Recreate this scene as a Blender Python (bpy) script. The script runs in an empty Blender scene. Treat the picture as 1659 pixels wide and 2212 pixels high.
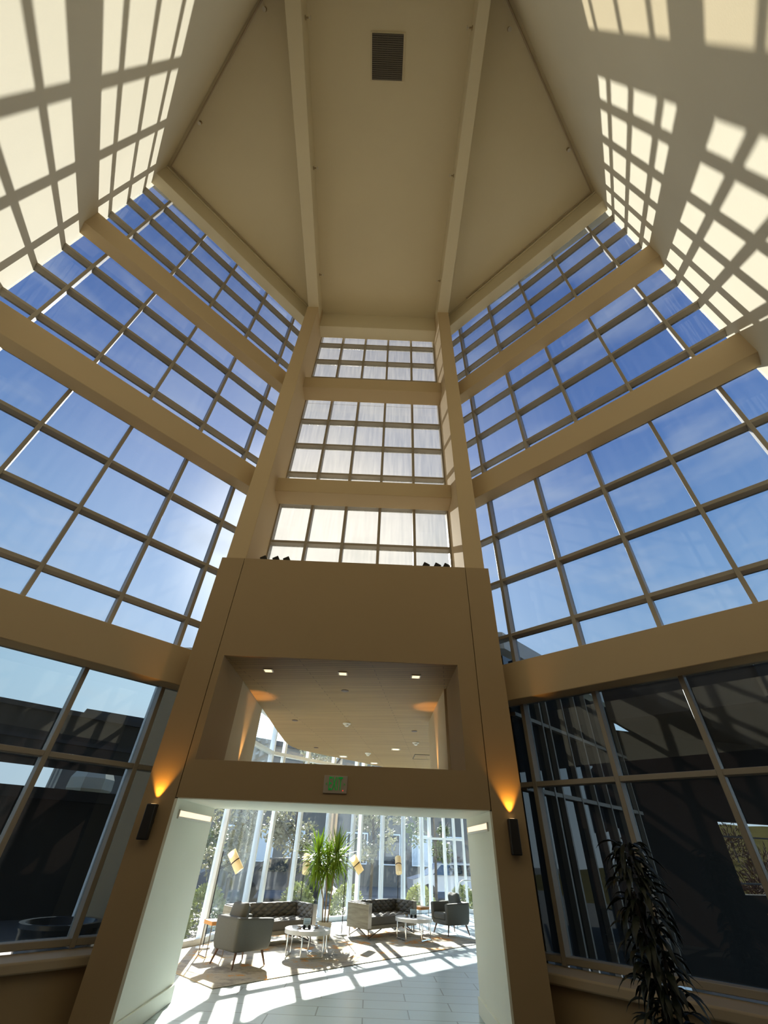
import bpy, bmesh, math, random
from mathutils import Vector, Matrix, Euler
random.seed(7)
PI = math.pi
SC = bpy.context.scene
COL = SC.collection
HC = 1.7                      # eye height; heights written as Z(h) are metres above the eye

def Z(h): return h + HC

# ------------------------------------------------------------------ mesh helpers
class MB:
    def __init__(s): s.v = []; s.f = []; s.sm = []
    def add(s, vs, fs, smooth=False):
        o = len(s.v); s.v += [tuple(v) for v in vs]
        for f in fs: s.f.append([i + o for i in f]); s.sm.append(smooth)
        return s
    def hexa(s, p):            # 8 corners: bottom ring 0-3, top ring 4-7
        return s.add(p, [(3, 2, 1, 0), (4, 5, 6, 7), (0, 1, 5, 4), (1, 2, 6, 5), (2, 3, 7, 6), (3, 0, 4, 7)])
    def box(s, x0, x1, y0, y1, z0, z1):
        return s.hexa([(x0, y0, z0), (x1, y0, z0), (x1, y1, z0), (x0, y1, z0), (x0, y0, z1), (x1, y0, z1), (x1, y1, z1), (x0, y1, z1)])
    def obox(s, c, size, R):   # oriented box, R a 3x3 matrix or euler
        if not isinstance(R, Matrix): R = Euler(R).to_matrix()
        c = Vector(c); h = [d / 2 for d in size]
        P = [c + R @ Vector((a * h[0], b * h[1], e * h[2])) for e in (-1, 1) for a, b in ((-1, -1), (1, -1), (1, 1), (-1, 1))]
        return s.hexa(P)
    def prism(s, poly, z0, z1):
        n = len(poly)
        a = sum(poly[i][0] * poly[(i + 1) % n][1] - poly[(i + 1) % n][0] * poly[i][1] for i in range(n))
        if a < 0: poly = poly[::-1]
        vs = [(x, y, z0) for x, y in poly] + [(x, y, z1) for x, y in poly]
        fs = [list(range(n))[::-1], [n + i for i in range(n)]]
        fs += [(i, (i + 1) % n, n + (i + 1) % n, n + i) for i in range(n)]
        return s.add(vs, fs)
    def lathe(s, prof, c=(0, 0, 0), n=32, R=None):
        c = Vector(c); vs = []; fs = []
        for r, z in prof:
            for k in range(n):
                p = Vector((r * math.cos(2 * PI * k / n), r * math.sin(2 * PI * k / n), z))
                vs.append(c + (R @ p if R else p))
        m = len(prof)
        for i in range(m - 1):
            for k in range(n):
                fs.append((i * n + k, i * n + (k + 1) % n, (i + 1) * n + (k + 1) % n, (i + 1) * n + k))
        fs.append([k for k in range(n)][::-1]); fs.append([(m - 1) * n + k for k in range(n)])
        return s.add(vs, fs, True)
    def rod(s, a, b, r0, r1=None, n=10):
        a = Vector(a); b = Vector(b); r1 = r0 if r1 is None else r1
        R = (b - a).to_track_quat('Z', 'Y').to_matrix()
        return s.lathe([(r0, 0), (r1, (b - a).length)], a, n, R)
    def tube(s, pts, rs, n=8):
        pts = [Vector(p) for p in pts]
        if not isinstance(rs, (list, tuple)): rs = [rs] * len(pts)
        vs = []; fs = []; up = Vector((0.123, 0.2, 1)).normalized(); m = len(pts)
        for i, p in enumerate(pts):
            t = (pts[min(i + 1, m - 1)] - pts[max(i - 1, 0)]).normalized()
            x = t.cross(up)
            if x.length < .1: x = t.cross(Vector((1, 0, 0)))
            x.normalize(); y = t.cross(x)
            for k in range(n):
                a = 2 * PI * k / n; vs.append(p + (x * math.cos(a) + y * math.sin(a)) * rs[i])
        for i in range(m - 1):
            for k in range(n): fs.append((i * n + k, i * n + (k + 1) % n, (i + 1) * n + (k + 1) % n, (i + 1) * n + k))
        fs.append(list(range(n))[::-1]); fs.append([(m - 1) * n + k for k in range(n)])
        return s.add(vs, fs, True)
    def leaf(s, p, d, L, w, droop, segs=5, roll=0.0):
        """strap leaf: a folded ribbon with thickness, from p along d, bending down"""
        p = Vector(p); d = Vector(d).normalized(); vs = []
        side = d.cross(Vector((0, 0, 1)))
        if side.length < .05: side = Vector((1, 0, 0))
        side.normalize(); side = Matrix.Rotation(roll, 3, d) @ side
        for i in range(segs + 1):
            t = i / segs; ww = w * (0.35 + 1.3 * t if t < .5 else 2 * (1 - t) * 1.0 + .0) * .5
            ww = max(ww, .0008)
            nrm = side.cross(d).normalized()
            vs += [p - side * ww, p + nrm * ww * -.5, p + side * ww, p + nrm * (ww * .1 + .0012)]
            p = p + d * (L / segs)
            d = (d + Vector((0, 0, -droop / segs))).normalized()
        fs = []
        for i in range(segs):
            for k in range(4):
                fs.append((4 * i + k, 4 * i + (k + 1) % 4, 4 * i + 4 + (k + 1) % 4, 4 * i + 4 + k))
        return s.add(vs, fs, True)
    def build(s, name, mat, parent=None, bevel=0, seg=2, sharp=35, smooth=False, sub=0):
        me = bpy.data.meshes.new(name); me.from_pydata(s.v, [], s.f); me.validate(); me.update()
        if smooth or bevel: 
            for p in me.polygons: p.use_smooth = True
            me.set_sharp_from_angle(angle=math.radians(sharp))
        elif any(s.sm):
            for p, q in zip(me.polygons, s.sm): p.use_smooth = q
            me.set_sharp_from_angle(angle=math.radians(sharp))
        me.materials.append(mat)
        o = bpy.data.objects.new(name, me); COL.objects.link(o)
        if bevel:
            m = o.modifiers.new('bevel', 'BEVEL'); m.width = bevel; m.segments = seg; m.limit_method = 'ANGLE'; m.angle_limit = math.radians(30)
        if sub:
            m = o.modifiers.new('sub', 'SUBSURF'); m.levels = sub; m.render_levels = sub
        if parent: o.parent = parent
        return o

def empty(name, loc=(0, 0, 0), rz=0):
    o = bpy.data.objects.new(name, None); COL.objects.link(o); o.location = loc; o.rotation_euler = (0, 0, rz); o.empty_display_size = .1
    return o
def tag(o, label, cat, group=None, kind=None):
    o['label'] = label; o['category'] = cat
    if group: o['group'] = group
    if kind: o['kind'] = kind
    return o
def struct(o): o['kind'] = 'structure'; return o
def copy_tree(o, parent=None):
    kids = [c for c in bpy.data.objects if c.parent == o]
    c = o.copy(); COL.objects.link(c); c.parent = parent
    for k in kids: copy_tree(k, c)
    return c

# ------------------------------------------------------------------ materials
def nt(name):
    m = bpy.data.materials.new(name); m.use_nodes = True
    return m, m.node_tree.nodes, m.node_tree.links
def pbr(name, col, rough=.6, metal=0, bump=0, bscale=60, vary=0, vscale=2, trans=0, spec=None, emit=None, estr=0, coat=0):
    m, N, L = nt(name); b = N['Principled BSDF']
    b.inputs['Base Color'].default_value = (*col, 1); b.inputs['Roughness'].default_value = rough; b.inputs['Metallic'].default_value = metal
    if spec is not None: b.inputs['Specular IOR Level'].default_value = spec
    if coat: b.inputs['Coat Weight'].default_value = coat
    tc = N.new('ShaderNodeTexCoord')
    if vary:
        n = N.new('ShaderNodeTexNoise'); n.inputs['Scale'].default_value = vscale; n.inputs['Detail'].default_value = 5
        L.new(tc.outputs['Object'], n.inputs['Vector'])
        mx = N.new('ShaderNodeMix'); mx.data_type = 'RGBA'
        mx.inputs[6].default_value = (*[c * (1 - vary) for c in col], 1); mx.inputs[7].default_value = (*[min(1, c * (1 + vary)) for c in col], 1)
        L.new(n.outputs['Fac'], mx.inputs[0]); L.new(mx.outputs[2], b.inputs['Base Color'])
    if bump:
        n = N.new('ShaderNodeTexNoise'); n.inputs['Scale'].default_value = bscale; n.inputs['Detail'].default_value = 3
        L.new(tc.outputs['Object'], n.inputs['Vector'])
        bp = N.new('ShaderNodeBump'); bp.inputs['Strength'].default_value = bump; bp.inputs['Distance'].default_value = .01
        L.new(n.outputs['Fac'], bp.inputs['Height']); L.new(bp.outputs['Normal'], b.inputs['Normal'])
    if emit: b.inputs['Emission Color'].default_value = (*emit, 1); b.inputs['Emission Strength'].default_value = estr
    if trans:   # thin translucent stuff (leaves, shades)
        t = N.new('ShaderNodeBsdfTranslucent'); t.inputs['Color'].default_value = (*col, 1)
        mix = N.new('ShaderNodeMixShader'); mix.inputs[0].default_value = trans
        L.new(b.outputs[0], mix.inputs[1]); L.new(t.outputs[0], mix.inputs[2]); L.new(mix.outputs[0], N['Material Output'].inputs['Surface'])
    return m
def glass(name, tint, dirt=0.02, dcol=(.8, .8, .78), refl=1.0, streak=(6, 6, .5), contrast=1.0):
    m, N, L = nt(name); N.remove(N['Principled BSDF'])
    tr = N.new('ShaderNodeBsdfTransparent'); tr.inputs[0].default_value = (*tint, 1)
    gl = N.new('ShaderNodeBsdfGlossy'); gl.inputs['Roughness'].default_value = 0.0; gl.inputs[0].default_value = (1, 1, 1, 1)
    tl = N.new('ShaderNodeBsdfTranslucent'); tl.inputs[0].default_value = (*dcol, 1)
    tc = N.new('ShaderNodeTexCoord'); mp = N.new('ShaderNodeMapping'); mp.inputs['Scale'].default_value = streak
    n = N.new('ShaderNodeTexNoise'); n.inputs['Scale'].default_value = 1.6; n.inputs['Detail'].default_value = 6
    L.new(tc.outputs['Object'], mp.inputs[0]); L.new(mp.outputs[0], n.inputs['Vector'])
    mr = N.new('ShaderNodeMapRange'); mr.inputs['From Min'].default_value = .35; mr.inputs['From Max'].default_value = .75
    mr.inputs['To Min'].default_value = dirt * (1 - .45 * contrast); mr.inputs['To Max'].default_value = dirt * (1 + .6 * contrast)
    L.new(n.outputs['Fac'], mr.inputs['Value'])
    m1 = N.new('ShaderNodeMixShader'); L.new(mr.outputs[0], m1.inputs[0]); L.new(tr.outputs[0], m1.inputs[1]); L.new(tl.outputs[0], m1.inputs[2])
    lw_ = N.new('ShaderNodeLayerWeight'); pw_ = N.new('ShaderNodeMath'); pw_.operation = 'POWER'; pw_.inputs[1].default_value = 4.5; L.new(lw_.outputs['Facing'], pw_.inputs[0])
    mu = N.new('ShaderNodeMapRange'); mu.inputs['To Min'].default_value = .025 * refl; mu.inputs['To Max'].default_value = .9; L.new(pw_.outputs[0], mu.inputs['Value'])
    m2 = N.new('ShaderNodeMixShader'); L.new(mu.outputs[0], m2.inputs[0]); L.new(m1.outputs[0], m2.inputs[1]); L.new(gl.outputs[0], m2.inputs[2])
    L.new(m2.outputs[0], N['Material Output'].inputs['Surface'])
    return m
def brickmat(name, c1, c2, mortar, w, h, msize, rough=.4, rot=0, offset=.5, vary=.0, noise=0, nscale=(1, 8, 8)):
    m, N, L = nt(name); b = N['Principled BSDF']; b.inputs['Roughness'].default_value = rough
    tc = N.new('ShaderNodeTexCoord'); mp = N.new('ShaderNodeMapping'); mp.inputs['Rotation'].default_value = (0, 0, rot)
    br = N.new('ShaderNodeTexBrick'); br.inputs['Scale'].default_value = 1; br.offset = offset
    br.inputs['Brick Width'].default_value = w; br.inputs['Row Height'].default_value = h; br.inputs['Mortar Size'].default_value = msize
    br.inputs['Color1'].default_value = (*c1, 1); br.inputs['Color2'].default_value = (*c2, 1); br.inputs['Mortar'].default_value = (*mortar, 1)
    br.inputs['Bias'].default_value = 0
    L.new(tc.outputs['Object'], mp.inputs[0]); L.new(mp.outputs[0], br.inputs['Vector'])
    out = br.outputs['Color']
    if noise:
        m2 = N.new('ShaderNodeMapping'); m2.inputs['Scale'].default_value = nscale; L.new(mp.outputs[0], m2.inputs[0])
        n = N.new('ShaderNodeTexNoise'); n.inputs['Scale'].default_value = 2; n.inputs['Detail'].default_value = 6; L.new(m2.outputs[0], n.inputs['Vector'])
        mx = N.new('ShaderNodeMix'); mx.data_type = 'RGBA'; mx.blend_type = 'MULTIPLY'; mx.inputs[0].default_value = 1
        cr = N.new('ShaderNodeMapRange'); cr.inputs['To Min'].default_value = 1 - noise; cr.inputs['To Max'].default_value = 1 + noise * .3
        L.new(n.outputs['Fac'], cr.inputs['Value']); L.new(out, mx.inputs[6]); L.new(cr.outputs[0], mx.inputs[7]); out = mx.outputs[2]
    L.new(out, b.inputs['Base Color'])
    return m

M = {}
M['cream'] = pbr('cream_plaster', (.72, .63, .44), .85, bump=.12, bscale=40, vary=.04, vscale=.7)
M['tan'] = pbr('tan_paint', (.57, .43, .25), .8, bump=.06, bscale=80, vary=.03, vscale=.8)
M['portal'] = pbr('brown_tan_paint', (.38, .27, .145), .8, bump=.05, bscale=80, vary=.03, vscale=.8)
M['sill'] = pbr('pale_sill_paint', (.44, .35, .23), .6)
M['mull'] = pbr('bronze_grey_aluminium', (.33, .285, .22), .42, metal=0.0, spec=.5)
M['white_mull'] = pbr('white_powder_coat', (.8, .84, .84), .4)
M['white_wall'] = pbr('pale_green_white_plaster', (.88, .89, .77), .8, bump=.08, bscale=60, vary=.03, vscale=1.5)
M['warm_wall'] = pbr('warm_lounge_wall', (.60, .50, .34), .8)
M['white_ceil'] = pbr('white_ceiling_paint', (.85, .84, .74), .8)
M['bounce_cut'] = pbr('dark_bounce_cut', (.07, .055, .04), .95, bump=.3, bscale=200)  # floor colour kept dark only to cut light bouncing up
M['black'] = pbr('black_metal', (.012, .012, .012), .45)
M['dark'] = pbr('dark_bronze', (.035, .03, .026), .6)
M['chrome'] = pbr('chrome', (.8, .8, .8), .12, metal=1)
M['steel'] = pbr('brushed_steel', (.62, .58, .52), .3, metal=1)
M['vent'] = pbr('vent_slats', (.16, .14, .11), .7)
M['brass'] = pbr('sprinkler_brass', (.35, .27, .15), .4, metal=.6)
M['fabric'] = pbr('charcoal_wool', (.11, .116, .108), .9, bump=.35, bscale=350, vary=.12, vscale=60)
M['fabric2'] = pbr('taupe_grey_velvet', (.17, .16, .135), .75, bump=.2, bscale=300, vary=.1, vscale=30)
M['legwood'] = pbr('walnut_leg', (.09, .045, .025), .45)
M['legmetal'] = pbr('bronze_leg_metal', (.16, .13, .1), .35, metal=.6)
M['orange_wood'] = pbr('honey_wood', (.62, .3, .1), .4, vary=.15, vscale=8)
M['marble'] = pbr('white_lacquer', (.72, .73, .72), .25, coat=.3)
M['pot'] = pbr('cream_ceramic', (.78, .74, .6), .5)
M['soil'] = pbr('soil', (.06, .04, .025), .95)
M['trunk'] = pbr('cane_trunk', (.38, .28, .16), .8, vary=.3, vscale=12, bump=.4, bscale=50)
M['palm'] = pbr('yucca_leaf', (.30, .42, .04), .35, trans=.5, vary=.35, vscale=5)
M['shade'] = pbr('linen_shade', (.93, .87, .70), .7, trans=.6, emit=(1, .7, .35), estr=.12)
M['strap'] = pbr('dark_strap', (.03, .02, .015), .6)
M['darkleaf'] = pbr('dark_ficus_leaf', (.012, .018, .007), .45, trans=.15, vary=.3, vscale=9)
M['darkstem'] = pbr('dark_stem', (.03, .022, .014), .8)
M['leafA'] = pbr('olive_tree_leaf', (.40, .40, .29), .4, trans=.45, vary=.4, vscale=3)
M['leafB'] = pbr('green_tree_leaf', (.20, .25, .12), .45, trans=.45, vary=.4, vscale=3)
M['hedge'] = pbr('hedge_leaf', (.38, .42, .17), .5, trans=.5, vary=.4, vscale=6)
M['scrub'] = pbr('brown_scrub', (.13, .07, .04), .9, trans=.2, vary=.3, vscale=2)
M['bark'] = pbr('bark', (.11, .09, .07), .9, bump=.6, bscale=25)
M['facade'] = brickmat('grey_stucco_panels', (.40, .35, .26), (.37, .32, .24), (.13, .12, .10), 4.5, 1.6, .02, .85)
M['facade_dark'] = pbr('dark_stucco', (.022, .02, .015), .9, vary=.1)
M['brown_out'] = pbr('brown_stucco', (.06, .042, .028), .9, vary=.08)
M['roofdark'] = pbr('dark_roof_edge', (.02, .02, .02), .7)
M['winglass'] = pbr('dark_window_glass', (.02, .03, .035), .03, spec=1.0)
M['winlit'] = pbr('pale_window_blind', (.5, .56, .58), .3)
M['asphalt'] = pbr('asphalt', (.045, .045, .045), .9, vary=.2, vscale=1)
M['grass'] = pbr('dry_grass', (.085, .07, .025), .95, vary=.5, vscale=.9, spec=0)
M['carpaint'] = pbr('silver_car_paint', (.6, .62, .64), .25, metal=.4, coat=.5)
M['cardark'] = pbr('dark_car_paint', (.04, .05, .07), .25, coat=.5)
M['tyre'] = pbr('rubber', (.015, .015, .015), .8)
M['bowl'] = pbr('dark_bowl_glaze', (.035, .045, .055), .22)
M['rock'] = pbr('garden_boulder', (.16, .15, .13), .9, bump=.5, bscale=8)
M['paleblock'] = pbr('pale_weathered_canvas', (.62, .58, .45), .9, vary=.2, vscale=2)
M['yellow'] = pbr('yellow_shade', (.75, .5, .12), .6, emit=(1, .6, .12), estr=.3)
M['card'] = pbr('printed_card', (.62, .78, .86), .4)
M['ink'] = pbr('blue_ink', (.05, .18, .32), .6)
M['exit_green'] = pbr('exit_green', (.0, .35, .05), .5, emit=(.0, .6, .08), estr=.1)
M['exitplate'] = pbr('satin_metal_plate', (.5, .43, .36), .35, metal=.3)
M['red_led'] = pbr('red_led', (.5, .02, .02), .4, emit=(1, .05, .03), estr=1)
M['warm_lens'] = pbr('warm_lamp_lens', (.9, .7, .45), .4, emit=(1, .66, .3), estr=1.4)
M['white_lens'] = pbr('lit_downlight_lens', (.95, .85, .65), .4, emit=(1, .78, .45), estr=1.2)
M['linear_lens'] = pbr('linear_lamp_lens', (.9, .7, .5), .4, emit=(1, .72, .48), estr=1.1)
M['offwhite'] = pbr('offwhite_plastic', (.8, .78, .7), .4)
M['cushion_wood'] = None
# tiles
M['tile'] = brickmat('grey_floor_tiles', (.45, .545, .58), (.48, .57, .60), (.13, .16, .17), 1.24, .42, .009, .28, noise=.12, nscale=(1, 3, 1))
M['woodceil'] = brickmat('wood_plank_ceiling', (.42, .27, .10), (.36, .225, .08), (.17, .10, .035), 2.4, .11, .006, .62, rot=math.radians(9), noise=.3, nscale=(.6, 8, 8))
M['woodpanel'] = brickmat('reclaimed_wood_panel', (.42, .38, .28), (.5, .45, .35), (.3, .26, .2), 3, 3, .0, .5, noise=.75, nscale=(1.5, 1.5, 14))
# rug
def rugmat():
    m, N, L = nt('abstract_rug'); b = N['Principled BSDF']; b.inputs['Roughness'].default_value = .95
    tc = N.new('ShaderNodeTexCoord'); n = N.new('ShaderNodeTexNoise'); n.inputs['Scale'].default_value = 1.5; n.inputs['Detail'].default_value = 9; n.inputs['Roughness'].default_value = .68
    L.new(tc.outputs['Object'], n.inputs['Vector'])
    r = N.new('ShaderNodeValToRGB'); e = r.color_ramp.elements
    e[0].position = .34; e[0].color = (.16, .15, .135, 1); e[1].position = .43; e[1].color = (.31, .295, .25, 1)
    for p, c in ((.50, (.46, .43, .35)), (.565, (.42, .36, .25)), (.60, (.74, .32, .06)), (.63, (.62, .26, .06)), (.66, (.5, .42, .3))):
        x = e.new(p); x.color = (*c, 1)
    L.new(n.outputs['Fac'], r.inputs[0]); L.new(r.outputs[0], b.inputs['Base Color'])
    return m
M['rug'] = rugmat()
G_tower = glass('tinted_tower_glass', (.405, .425, .45), .005, refl=1)
G_front = glass('dusty_front_glass', (.34, .34, .33), .052, (.88, .82, .72), refl=.7, streak=(11, 11, .7), contrast=.5)
G_low = glass('dark_tinted_lower_glass', (.40, .43, .44), .0015, refl=1.3)
G_lounge = glass('clear_lounge_glass', (.93, .95, .95), .006, (.9, .95, .95), refl=.8)
G_wing = pbr('dark_reflective_glass', (.012, .016, .018), .02, spec=1.0)

# ------------------------------------------------------------------ camera
cam_d = bpy.data.cameras.new('camera'); cam = bpy.data.objects.new('camera', cam_d); COL.objects.link(cam)
F = 895.0; W_, H_ = 1659.0, 2212.0
zc = Vector((875 - 829.5, 1106 - 12, F)).normalized()
vx = 798 - 829.5
ty = -(vx * zc.x + F * zc.z) / zc.y
yc = Vector((vx, ty, F)).normalized()
xc = -yc.cross(zc)
if xc.x < 0: xc = -xc
# rows xc,yc,zc: world axes in camera (right, up, forward) coordinates
right = Vector((xc.x, yc.x, zc.x)); up = Vector((xc.y, yc.y, zc.y)); fwd = Vector((xc.z, yc.z, zc.z))
R = Matrix((right, up, -fwd)).transposed()
cam.matrix_world = Matrix.Translation((0, 0, HC)) @ R.to_4x4()
cam_d.sensor_fit = 'HORIZONTAL'; cam_d.sensor_width = 36; cam_d.lens = F / W_ * 36; cam_d.clip_start = .05; cam_d.clip_end = 500
SC.camera = cam

# ------------------------------------------------------------------ sky and sun
SUN = Vector((-.151, .836, .528)).normalized()
w = bpy.data.worlds.new('sky'); SC.world = w; w.use_nodes = True
N = w.node_tree.nodes; L = w.node_tree.links; bg = N['Background']
tc = N.new('ShaderNodeTexCoord'); nrm = N.new('ShaderNodeVectorMath'); nrm.operation = 'NORMALIZE'; L.new(tc.outputs['Generated'], nrm.inputs[0])
sep = N.new('ShaderNodeSeparateXYZ'); L.new(nrm.outputs[0], sep.inputs[0])
ramp = N.new('ShaderNodeValToRGB'); e = ramp.color_ramp.elements
e[0].position = 0; e[0].color = (.78, .88, .96, 1); e[1].position = 1; e[1].color = (.075, .165, .44, 1)
for p, c in ((.22, (.54, .76, .95)), (.45, (.28, .50, .82)), (.7, (.135, .27, .62))):
    x = e.new(p); x.color = (*c, 1)
L.new(sep.outputs['Z'], ramp.inputs[0])
dot = N.new('ShaderNodeVectorMath'); dot.operation = 'DOT_PRODUCT'; dot.inputs[1].default_value = SUN; L.new(nrm.outputs[0], dot.inputs[0])
gl = N.new('ShaderNodeMapRange'); gl.interpolation_type = 'SMOOTHSTEP'; gl.inputs['From Min'].default_value = .7; gl.inputs['From Max'].default_value = 1.0; gl.inputs['To Max'].default_value = 1
L.new(dot.outputs['Value'], gl.inputs['Value'])
pw = N.new('ShaderNodeMath'); pw.operation = 'POWER'; pw.inputs[1].default_value = 1.6; L.new(gl.outputs[0], pw.inputs[0])
gm = N.new('ShaderNodeMix'); gm.data_type = 'RGBA'; gm.blend_type = 'ADD'; gm.inputs[0].default_value = 1
gc = N.new('ShaderNodeMix'); gc.data_type = 'RGBA'; gc.blend_type = 'MULTIPLY'; gc.inputs[0].default_value = 1
gc.inputs[6].default_value = (.42, .40, .36, 1); L.new(pw.outputs[0], gc.inputs[7])
h2 = N.new('ShaderNodeMapRange'); h2.interpolation_type = 'SMOOTHSTEP'; h2.inputs['From Min'].default_value = .94; h2.inputs['From Max'].default_value = 1.0; L.new(dot.outputs['Value'], h2.inputs['Value'])
g2 = N.new('ShaderNodeMix'); g2.data_type = 'RGBA'; g2.blend_type = 'MULTIPLY'; g2.inputs[0].default_value = 1; g2.inputs[6].default_value = (1.3, 1.1, .75, 1); L.new(h2.outputs[0], g2.inputs[7])
g3 = N.new('ShaderNodeMix'); g3.data_type = 'RGBA'; g3.blend_type = 'ADD'; g3.inputs[0].default_value = 1; L.new(gc.outputs[2], g3.inputs[6]); L.new(g2.outputs[2], g3.inputs[7])
L.new(ramp.outputs[0], gm.inputs[6]); L.new(g3.outputs[2], gm.inputs[7])
# thin wisps of cloud low in the sky
cn = N.new('ShaderNodeTexNoise'); cmp_ = N.new('ShaderNodeMapping'); cmp_.inputs['Scale'].default_value = (2, 2, 7); L.new(nrm.outputs[0], cmp_.inputs[0]); L.new(cmp_.outputs[0], cn.inputs['Vector'])
cn.inputs['Scale'].default_value = 2.2; cn.inputs['Detail'].default_value = 7
cr = N.new('ShaderNodeMapRange'); cr.inputs['From Min'].default_value = .5; cr.inputs['From Max'].default_value = .8; cr.inputs['To Max'].default_value = .5; L.new(cn.outputs['Fac'], cr.inputs['Value'])
cl = N.new('ShaderNodeMix'); cl.data_type = 'RGBA'; cl.inputs[7].default_value = (.85, .9, .95, 1); L.new(cr.outputs[0], cl.inputs[0]); L.new(gm.outputs[2], cl.inputs[6])
L.new(cl.outputs[2], bg.inputs['Color']); bg.inputs['Strength'].default_value = 3.3
sd = bpy.data.lights.new('sun', 'SUN'); sd.energy = 31; sd.angle = math.radians(.6); sd.color = (1, .95, .86)
so = bpy.data.objects.new('sun', sd); COL.objects.link(so); so.rotation_euler = SUN.to_track_quat('Z', 'Y').to_euler()

# ------------------------------------------------------------------ the tower
class Wall:
    """vertical wall frame: origin A, runs along d, n points outwards"""
    def __init__(s, A, deg, side):
        a = math.radians(deg); s.A = Vector(A); s.d = Vector((side * math.sin(a), -math.cos(a))); s.n = Vector((side * math.cos(a), math.sin(a))); s.side = side
    def p(s, t, off, z):
        q = s.A + s.d * t + s.n * off; return (q.x, q.y, z)
    def box(s, mb, t0, t1, o0, o1, z0, z1):
        c = [s.p(t0, o0, z0), s.p(t1, o0, z0), s.p(t1, o1, z0), s.p(t0, o1, z0), s.p(t0, o0, z1), s.p(t1, o0, z1), s.p(t1, o1, z1), s.p(t0, o1, z1)]
        if s.side < 0: c = [c[i] for i in (3, 2, 1, 0, 7, 6, 5, 4)]
        return mb.hexa(c)
WL = Wall((-3.2, 7.38), 43.4, -1)
WR = Wall((2.2, 7.42), 44.8, 1)
TCL, TCR = 5.62, 5.55           # wall lengths to the far corners
CEIL = Z(16.0)
RAILS = [Z(h) for h in (-1.0, .88, 2.1, 3.29, 4.48, 5.65, 6.84, 7.94, 9.1, 10.22, 11.45, 12.5, 13.63, 14.72, 15.82)]
BEAMS = [(Z(2.03), Z(2.64)), (Z(6.63), Z(7.28)), (Z(10.83), Z(11.5))]
ti = [0]
def trim(mb, mat, bevel=.012):
    ti[0] += 1
    return struct(mb.build('trim_%d' % ti[0], mat, bevel=bevel, seg=2))
wi = [0]
def glazing(Wl, tm, z0, z1, rails, tlo, thi, gmat):
    """one tier of the curtain wall: window_n > mullion (each), transom (each), glass_pane"""
    wi[0] += 1
    w = struct(empty('window_%d' % wi[0], Wl.p((tlo + thi) / 2, .5, z0)))
    inv = Matrix.Translation(-w.location)
    def fin(o): o.parent = w; o.matrix_parent_inverse = inv; return o
    for t in tm:
        b = MB(); Wl.box(b, t - .033, t + .033, .35, .56, z0, z1); fin(b.build('mullion', M['mull'], bevel=.006, seg=1))
    for z in rails:
        b = MB(); Wl.box(b, tlo, thi, .36, .55, z - .034, z + .034); fin(b.build('transom', M['mull'], bevel=.006, seg=1))
    g = MB(); Wl.box(g, tlo, thi, .50, .512, z0, z1); fin(g.build('glass_pane', gmat))
    return w
for Wl, tm, TC in ((WL, [.23, 1.44, 2.67, 3.84, 5.02], TCL), (WR, [.10, 1.34, 2.56, 3.76, 4.92], TCR)):
    thi = TC + .38; tlo = -.85
    tiers = [(Z(-1.05), Z(2.35), G_low), (Z(2.35), Z(6.95), G_tower), (Z(6.95), Z(11.17), G_tower), (Z(11.17), Z(15.95), G_tower)]
    for z0, z1, gm_ in tiers:
        rl = [r for r in RAILS if z0 <= r < z1]
        glazing(Wl, tm + [TC + .25], z0, z1, rl, tlo, thi, gm_)
    for z0, z1 in BEAMS:
        b = MB(); Wl.box(b, -.45, TC + .1, 0, .33, z0, z1); trim(b, M['tan'])
    b = MB(); Wl.box(b, -.45, TC + .12, 0, .34, Z(15.13), CEIL); Wl.box(b, -.45, TC + .04, -.035, 0, Z(15.88), CEIL); trim(b, M['cream'])
    # low wall under the glass with its sill
    b = MB(); Wl.box(b, -.55, TC + .3, .0, .5, 0, Z(-1.12)); o = struct(b.build('wall_left_low' if Wl is WL else 'wall_right_low', M['portal']))
    b = MB(); Wl.box(b, -.5, TC + .3, -.10, .42, Z(-1.16), Z(-1.06)); trim(b, M['sill'], .02)

# front window behind the portal: five bays between the columns
FX = [-2.67, -1.82, -.96, -.1, .77, 1.63]; FY = 8.12
class FWall(Wall):
    def __init__(s): s.A = Vector((FX[0], FY - .35)); s.d = Vector((1, 0)); s.n = Vector((0, 1)); s.side = 1
WF = FWall()
FR = [Z(h) for h in (4.5, 5.62, 6.82, 7.92, 9.08, 10.2, 11.46, 12.5, 13.6, 14.73, 15.86)]
for z0, z1 in ((Z(4.2), Z(6.9)), (Z(6.9), Z(11.2)), (Z(11.2), Z(15.95))):
    glazing(WF, [x - FX[0] for x in FX], z0, z1, [r for r in FR if z0 <= r < z1], 0, FX[-1] - FX[0], G_front)
for z0, z1 in ((Z(6.70), Z(7.14)), (Z(11.05), Z(11.58))):
    b = MB(); b.box(-2.68, 1.64, 7.55, 8.05, z0, z1); trim(b, M['tan'])
b = MB(); b.box(-2.68, 1.64, 7.6, 8.05, Z(15.0), CEIL); trim(b, M['cream'])

# columns flanking the front window
for x0, x1 in ((-3.06, -2.67), (1.64, 2.03)):
    b = MB(); b.box(x0, x1, 6.97, 8.3, Z(4.3), Z(15.16) if False else Z(15.15)); b.box(x0, x1, 7.4, 8.3, Z(15.15), CEIL)
    trim(b, M['tan'], .01)
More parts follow.
